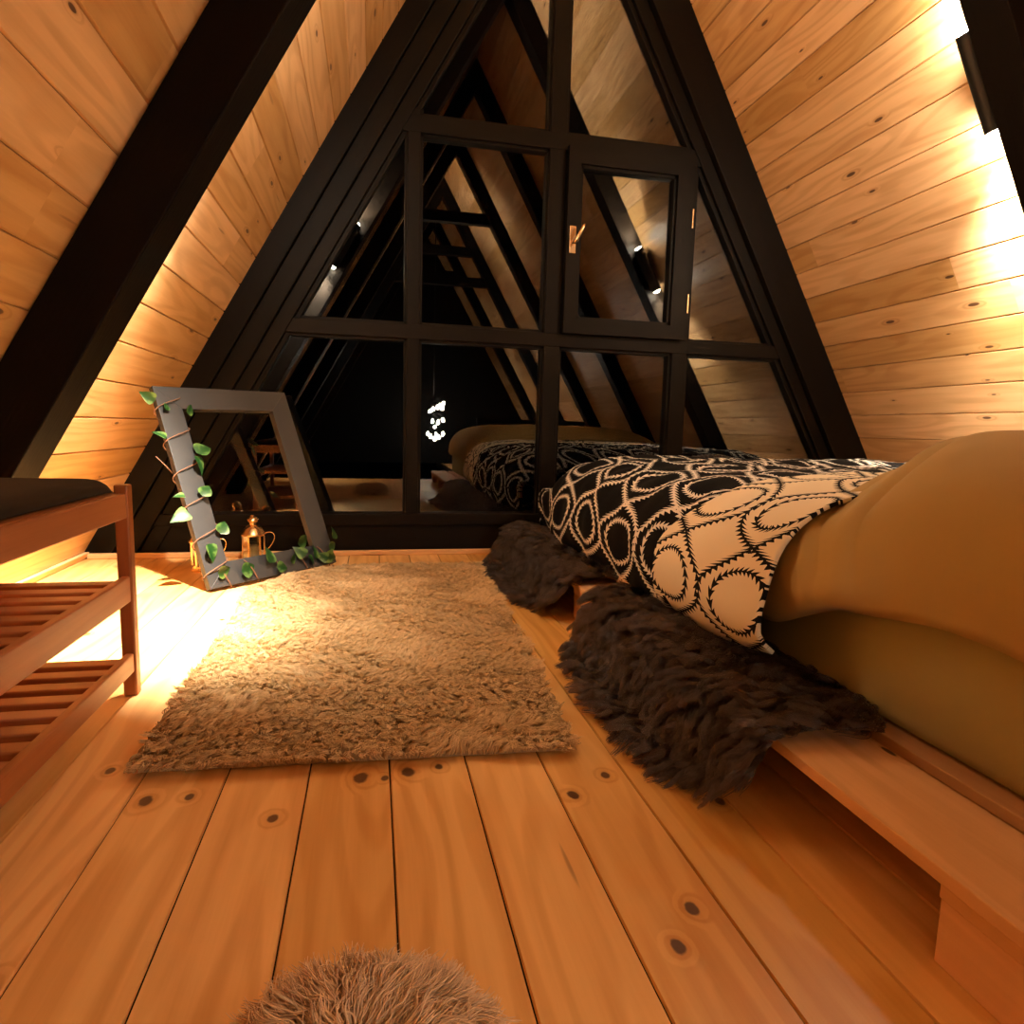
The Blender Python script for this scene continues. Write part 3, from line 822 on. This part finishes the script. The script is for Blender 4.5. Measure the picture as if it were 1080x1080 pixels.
# black duvet
def duv(y):
    e = smooth01((y - 2.45) / .45)         # far end rounds off
    d = .0 + .10 * e * e
    zt = .478 - .10 * e * e
    hem = .150 + .015 * math.sin(y * 9)
    b = .012 * math.sin(y * 7 + 1)
    k_ = smooth01((1.50 - y) / .12)
    b += .045 * k_; zt -= .03 * k_; hem += .06 * k_
    return [(.765 + b + d * .3, hem), (.748 + b + d * .2, .23), (.752 + d * .3, .31), (.785 + d * .4, min(.39, zt - .07)), (.84 + d * .4, min(.437, zt - .035)), (.92 + d * .3, zt - .014), (1.03, zt), (1.4, zt + .004), (1.9, zt + .004), (2.25, zt - .004), (2.39, zt - .05), (2.43, .36), (2.43, .2)]
du = empty('duvet', (1.6, 2.1, .35), 'black duvet with white leaf-chain trellis pattern spread on the bed', 'duvet')
ysd = np.r_[np.linspace(1.20, 2.75, 70), np.linspace(2.77, 2.90, 10)]
dob, DP = cover('duvet_body', ysd, duv, M['duvet'], du, uvoff=(-.01, .09), wrinkle=.007, seed=3)
# far end drop
E_ = DP[-1]; Q = np.zeros((10, E_.shape[0], 3)); UVq = np.zeros((10, E_.shape[0], 2))
for i in range(10):
    s = i / 9; Q[i] = E_; Q[i, :, 1] += .03 * math.sin(s * PI / 2); Q[i, :, 2] = np.minimum(E_[:, 2], E_[:, 2] * (1 - s) + .15 * s - .01 * s)
    tt = np.linalg.norm(np.diff(E_, axis=0), axis=1); UVq[i, :, 1] = np.r_[0, np.cumsum(tt)] + .06; UVq[i, :, 0] = 2.96 + s * .3
grid('duvet_end', Q, M['duvet'], du, UVq)
# turned-back edge (cream)
def fol(y):
    s = (y - 1.05) / .50
    hem = .145 + .042 * (1 - s) + .01 * math.sin(y * 14)
    return [(.750, hem), (.724 - .005 * math.sin(y * 12), .22), (.726, .31), (.757, .398), (.82, .454), (.91, .486), (1.03, .503), (1.4, .507), (1.9, .507), (2.25, .50), (2.41, .45), (2.455, .36), (2.455, .2)]
fo_, FP = cover('turned_back_edge', np.linspace(1.055, 1.54, 44), fol, M['fold'], du, uvoff=(.075, .12), wrinkle=.003, seed=5, thick=.008)
# the turned edge runs slightly diagonal: it lies back less on top of the bed
me = fo_.data
for v in me.vertices:
    v.co.y = 1.055 + (v.co.y - 1.055) * (1 - .34 * float(smooth01((v.co.z - .30) / .19)))
rim = [tuple(Vector(me.vertices[43 * 90 + j].co)) for j in range(0, 90, 2)]
tube('fold_roll', [(p[0] + .008, p[1], p[2] - .008) for p in rim], .011, M['fold'], fo_, 8)
tag(fo_, 'cream turned-back end with black leaf chains')
# rolled edge of the turn-back
# khaki blanket over pillows
def kha(y):
    ye = [1.04, 1.04, 1.05, 1.07, 1.11, 1.17, 1.24, 1.27, 1.27, 1.27, 1.27, 1.27, 1.27]     # the blanket's end runs diagonally over the turn-back
    hem = .232 + .088 * smooth01((1.15 - y) / .22) + .010 * math.sin(y * 11)
    A = [(.790, hem), (.768, .30), (.774, .37), (.808, .422), (.862, .452), (.94, .470), (1.04, .476), (1.2, .478), (1.5, .478), (1.9, .478), (2.2, .47), (2.38, .44), (2.43, .33)]
    B = [(.832, hem), (.822, .385), (.838, .445), (.868, .497), (.912, .540), (.970, .572), (1.06, .600), (1.2, .619), (1.5, .628), (1.8, .622), (2.1, .60), (2.32, .52), (2.44, .36)]
    out = []
    for a, b_, e in zip(A, B, ye):
        g_ = float(smooth01((e - y) / .27))
        out.append((a[0] * (1 - g_) + b_[0] * g_, a[1] * (1 - g_) + b_[1] * g_))
    return out
kb, KP = cover('blanket', np.r_[np.linspace(-.85, .3, 12), np.linspace(.34, 1.17, 150)], kha, M['khaki'], None, m=110, wrinkle=.005, wf=7, seed=9, thick=.012)
tag(kb, 'khaki cotton blanket humped over pillows at the near end of the bed', 'blanket')
# creases along the blanket's end, and the doubled hem
me = kb.data
for v in me.vertices:
    p = v.co
    if p.x < 1.3 and p.y > .3:
        ed = 1.06 + .9 * max(0, p.z - .30)
        d = ed - p.y + .010 * math.sin(p.z * 30)
        fade = (1 if p.x < 1. else max(0, 1 - (p.x - 1.) / .3)) * float(smooth01((p.z - .30) / .06))
        c_ = 0
        for d0, w0, h0 in ((.035, .010, .0055), (.062, .008, .004), (.105, .013, .007), (.128, .008, -.004), (.19, .016, .006), (.215, .010, -.004)):
            c_ += h0 * math.exp(-((d - d0 - .25 * d0 * (p.z - .4) / .1) / w0) ** 2)
        n_ = Vector((-1, 0, .6)) if p.x < .95 else Vector((-.3, 0, 1))
        v.co += n_ * c_ * fade
    if p.x < .9 and p.z < .40: v.co.x -= .012 * math.exp(-((p.z - .335) / .022) ** 2) * smooth01((1.02 - p.y) / .1)
tuck = MB()
# small folded corner of cloth on the hem
th_ = [(.80, 1.055, .305), (.80, .985, .322), (.806, .995, .352), (.812, 1.03, .338)]
P = np.zeros((10, 8, 3))
a0, a1, a2, a3 = map(Vector, th_)
for i in range(10):
    for j in range(8):
        s, q = i / 9, j / 7
        pt = a0.lerp(a1, s).lerp(a3.lerp(a2, s), q); P[i, j] = (pt.x - .014 * math.sin(q * PI) * math.sin(s * PI) ** .5, pt.y, pt.z)
tk = grid('tucked_corner', P, M['khaki'], kb)

# ------------------------------------------------------------------ fur throws over the pallet edge
def throw(name, y0, y1, label, hang, seed, n=30000, x_in=.86, group=None):
    t = empty(name, (.65, (y0 + y1) / 2, .1), label, 'fur throw', None)
    prof = [(x_in, PZ + .012), (.76, PZ + .014), (.67, PZ + .016), (.632, PZ + .010), (.606, PZ - .018), (.590, .075), (.572, .045), (.548, .022), (.52, .012), (.49, .010)]
    pr, tt = interp_prof(prof, 60); Lt = tt[-1]
    def S_(a, b_):  # a along y 0..1, b across 0..1
        y = y0 + a * (y1 - y0)
        e = hang(a)                    # fraction of the drape kept at this station
        e0 = hang0(a)
        s = (e0 + (e - e0) * b_) * (len(pr) - 1)
        i = np.clip(s.astype(int), 0, len(pr) - 2); f = (s - i)[..., None]
        q = pr[i] * (1 - f) + pr[i + 1] * f
        bulge = .010 * np.sin(a * 23 + seed) * b_
        return np.stack([q[..., 0] - bulge - .0, y + .02 * np.sin(b_ * 3 + seed) * (a - .5) , q[..., 1] + .004 * np.sin(a * 31 + b_ * 5)], -1)
    hang0 = lambda a: np.clip(.0 + .55 * np.maximum(0, np.abs(a - .5) - .40) / .1 * .25, 0, .4)
    A_, B_ = np.meshgrid(np.linspace(.04, .96, 50), np.linspace(.02, .92, 40), indexing='ij')
    P = S_(A_, B_); P[..., 2] = np.maximum(P[..., 2], .006)
    hide = grid('hide', P, M['hide'], t); sd = hide.modifiers.new('thick', 'SOLIDIFY'); sd.thickness = .006; sd.offset = 1
    r = np.random.default_rng(seed); a = r.random(n); b_ = r.random(n)
    p0 = S_(a, b_); e = 1e-3
    pa = S_(np.clip(a + e, 0, 1.01), b_) - p0; pb = S_(a, b_ + e) - p0
    nn = np.cross(pb, pa); nn /= np.linalg.norm(nn, axis=1)[:, None] + 1e-12
    flip = (nn[:, 2] - .8 * nn[:, 0]) < 0; nn[flip] *= -1
    cb = pb / (np.linalg.norm(pb, axis=1)[:, None] + 1e-12)
    cb = cb + (sm(np.c_[a * 5, b_ * 3], 3, seed) * .55)[:, None] * pa / (np.linalg.norm(pa, axis=1)[:, None] + 1e-12)
    cb[:, 2] -= .25; cb /= np.linalg.norm(cb, axis=1)[:, None]
    f = fur('fur', p0 + nn * .003, nn, cb, .078, M['darkfur'], t, 9, .7, .74, 1700, .62, .00095, seed + 50, .004)
    return t
throw('fur_throw', .84, 1.70, 'long dark brown fur throw over the pallet edge, beside the near rug corner', lambda a: .66 + .36 * np.sin(np.clip(a * 1.0 + .0, 0, 1) * PI) ** .5 * .9, 21, 66000)
throw('fur_throw', 1.90, 2.93, 'dark brown fur throw over the pallet edge at the far window end', lambda a: .62 + .38 * np.sin(np.clip(a, 0, 1) * PI) ** .45, 33, 56000)
# bunched dark throw behind the duvet
bt = empty('fur_throw', (1.72, 2.93, 0), 'small bunch of dark fur behind the duvet, against the glass', 'fur throw')
P = np.zeros((14, 24, 3))
for i in range(14):
    for j in range(24):
        a = 2 * PI * j / 24; v = i / 13
        rr = math.cos(v * PI / 2) ** .6
        P[i, j] = (1.66 + .24 * rr * math.cos(a), 2.965 + .035 * rr * math.sin(a), .119 + .375 * math.sin(v * PI / 2))
grid('hide', P, M['hide'], bt, None, True, True)
r = np.random.default_rng(4); n = 5000; i = r.random(n) * .98; a = r.random(n) * 2 * PI; rr = np.cos(i * PI / 2) ** .6
roots = np.c_[1.66 + .24 * rr * np.cos(a), 2.965 + .035 * rr * np.sin(a), .119 + .375 * np.sin(i * PI / 2)]
nn_ = np.c_[rr * np.cos(a) * .4, rr * np.sin(a), np.sin(i * PI / 2) * .9]; nn_ /= np.linalg.norm(nn_, axis=1)[:, None]
cb = np.c_[np.cos(a) * .6, np.zeros(n), np.full(n, -.6)]
fur('fur', roots, nn_, cb, .028, M['darkfur'], bt, 5, .8, .6, 300, .5, .0011, 77)

# ------------------------------------------------------------------ world, camera, view
w = bpy.data.worlds.new('night'); S.world = w; w.use_nodes = True
w.node_tree.nodes['Background'].inputs[0].default_value = (.004, .005, .008, 1); w.node_tree.nodes['Background'].inputs[1].default_value = .02
yaw, pitch_, roll = .2139, -.1277, .0276
cy_, sy_, cp_, sp_ = math.cos(yaw), math.sin(yaw), math.cos(pitch_), math.sin(pitch_)
F = Vector((sy_ * cp_, cy_ * cp_, sp_)); R = Vector((cy_, -sy_, 0)); U = R.cross(F)
R2 = R * math.cos(roll) + U * math.sin(roll); U2 = -R * math.sin(roll) + U * math.cos(roll)
cam = bpy.data.cameras.new('camera'); cam.sensor_width = 36; cam.lens = 681.15 / 1080 * 36; cam.clip_start = .01
co = bpy.data.objects.new('camera', cam); COL.objects.link(co)
co.matrix_world = Matrix(((R2.x, U2.x, -F.x, 0), (R2.y, U2.y, -F.y, 0), (R2.z, U2.z, -F.z, .6), (0, 0, 0, 1)))
S.camera = co
vs = S.view_settings
vs.view_transform = 'Standard'; vs.look = 'None'; vs.gamma = 1; vs.use_curve_mapping = False; vs.exposure = .55
S.cycles.max_bounces = 8; S.cycles.diffuse_bounces = 5; S.cycles.glossy_bounces = 4; S.cycles.transparent_max_bounces = 12
S.cycles.sample_clamp_indirect = 6.
S.cycles.caustics_reflective = False; S.cycles.caustics_refractive = False
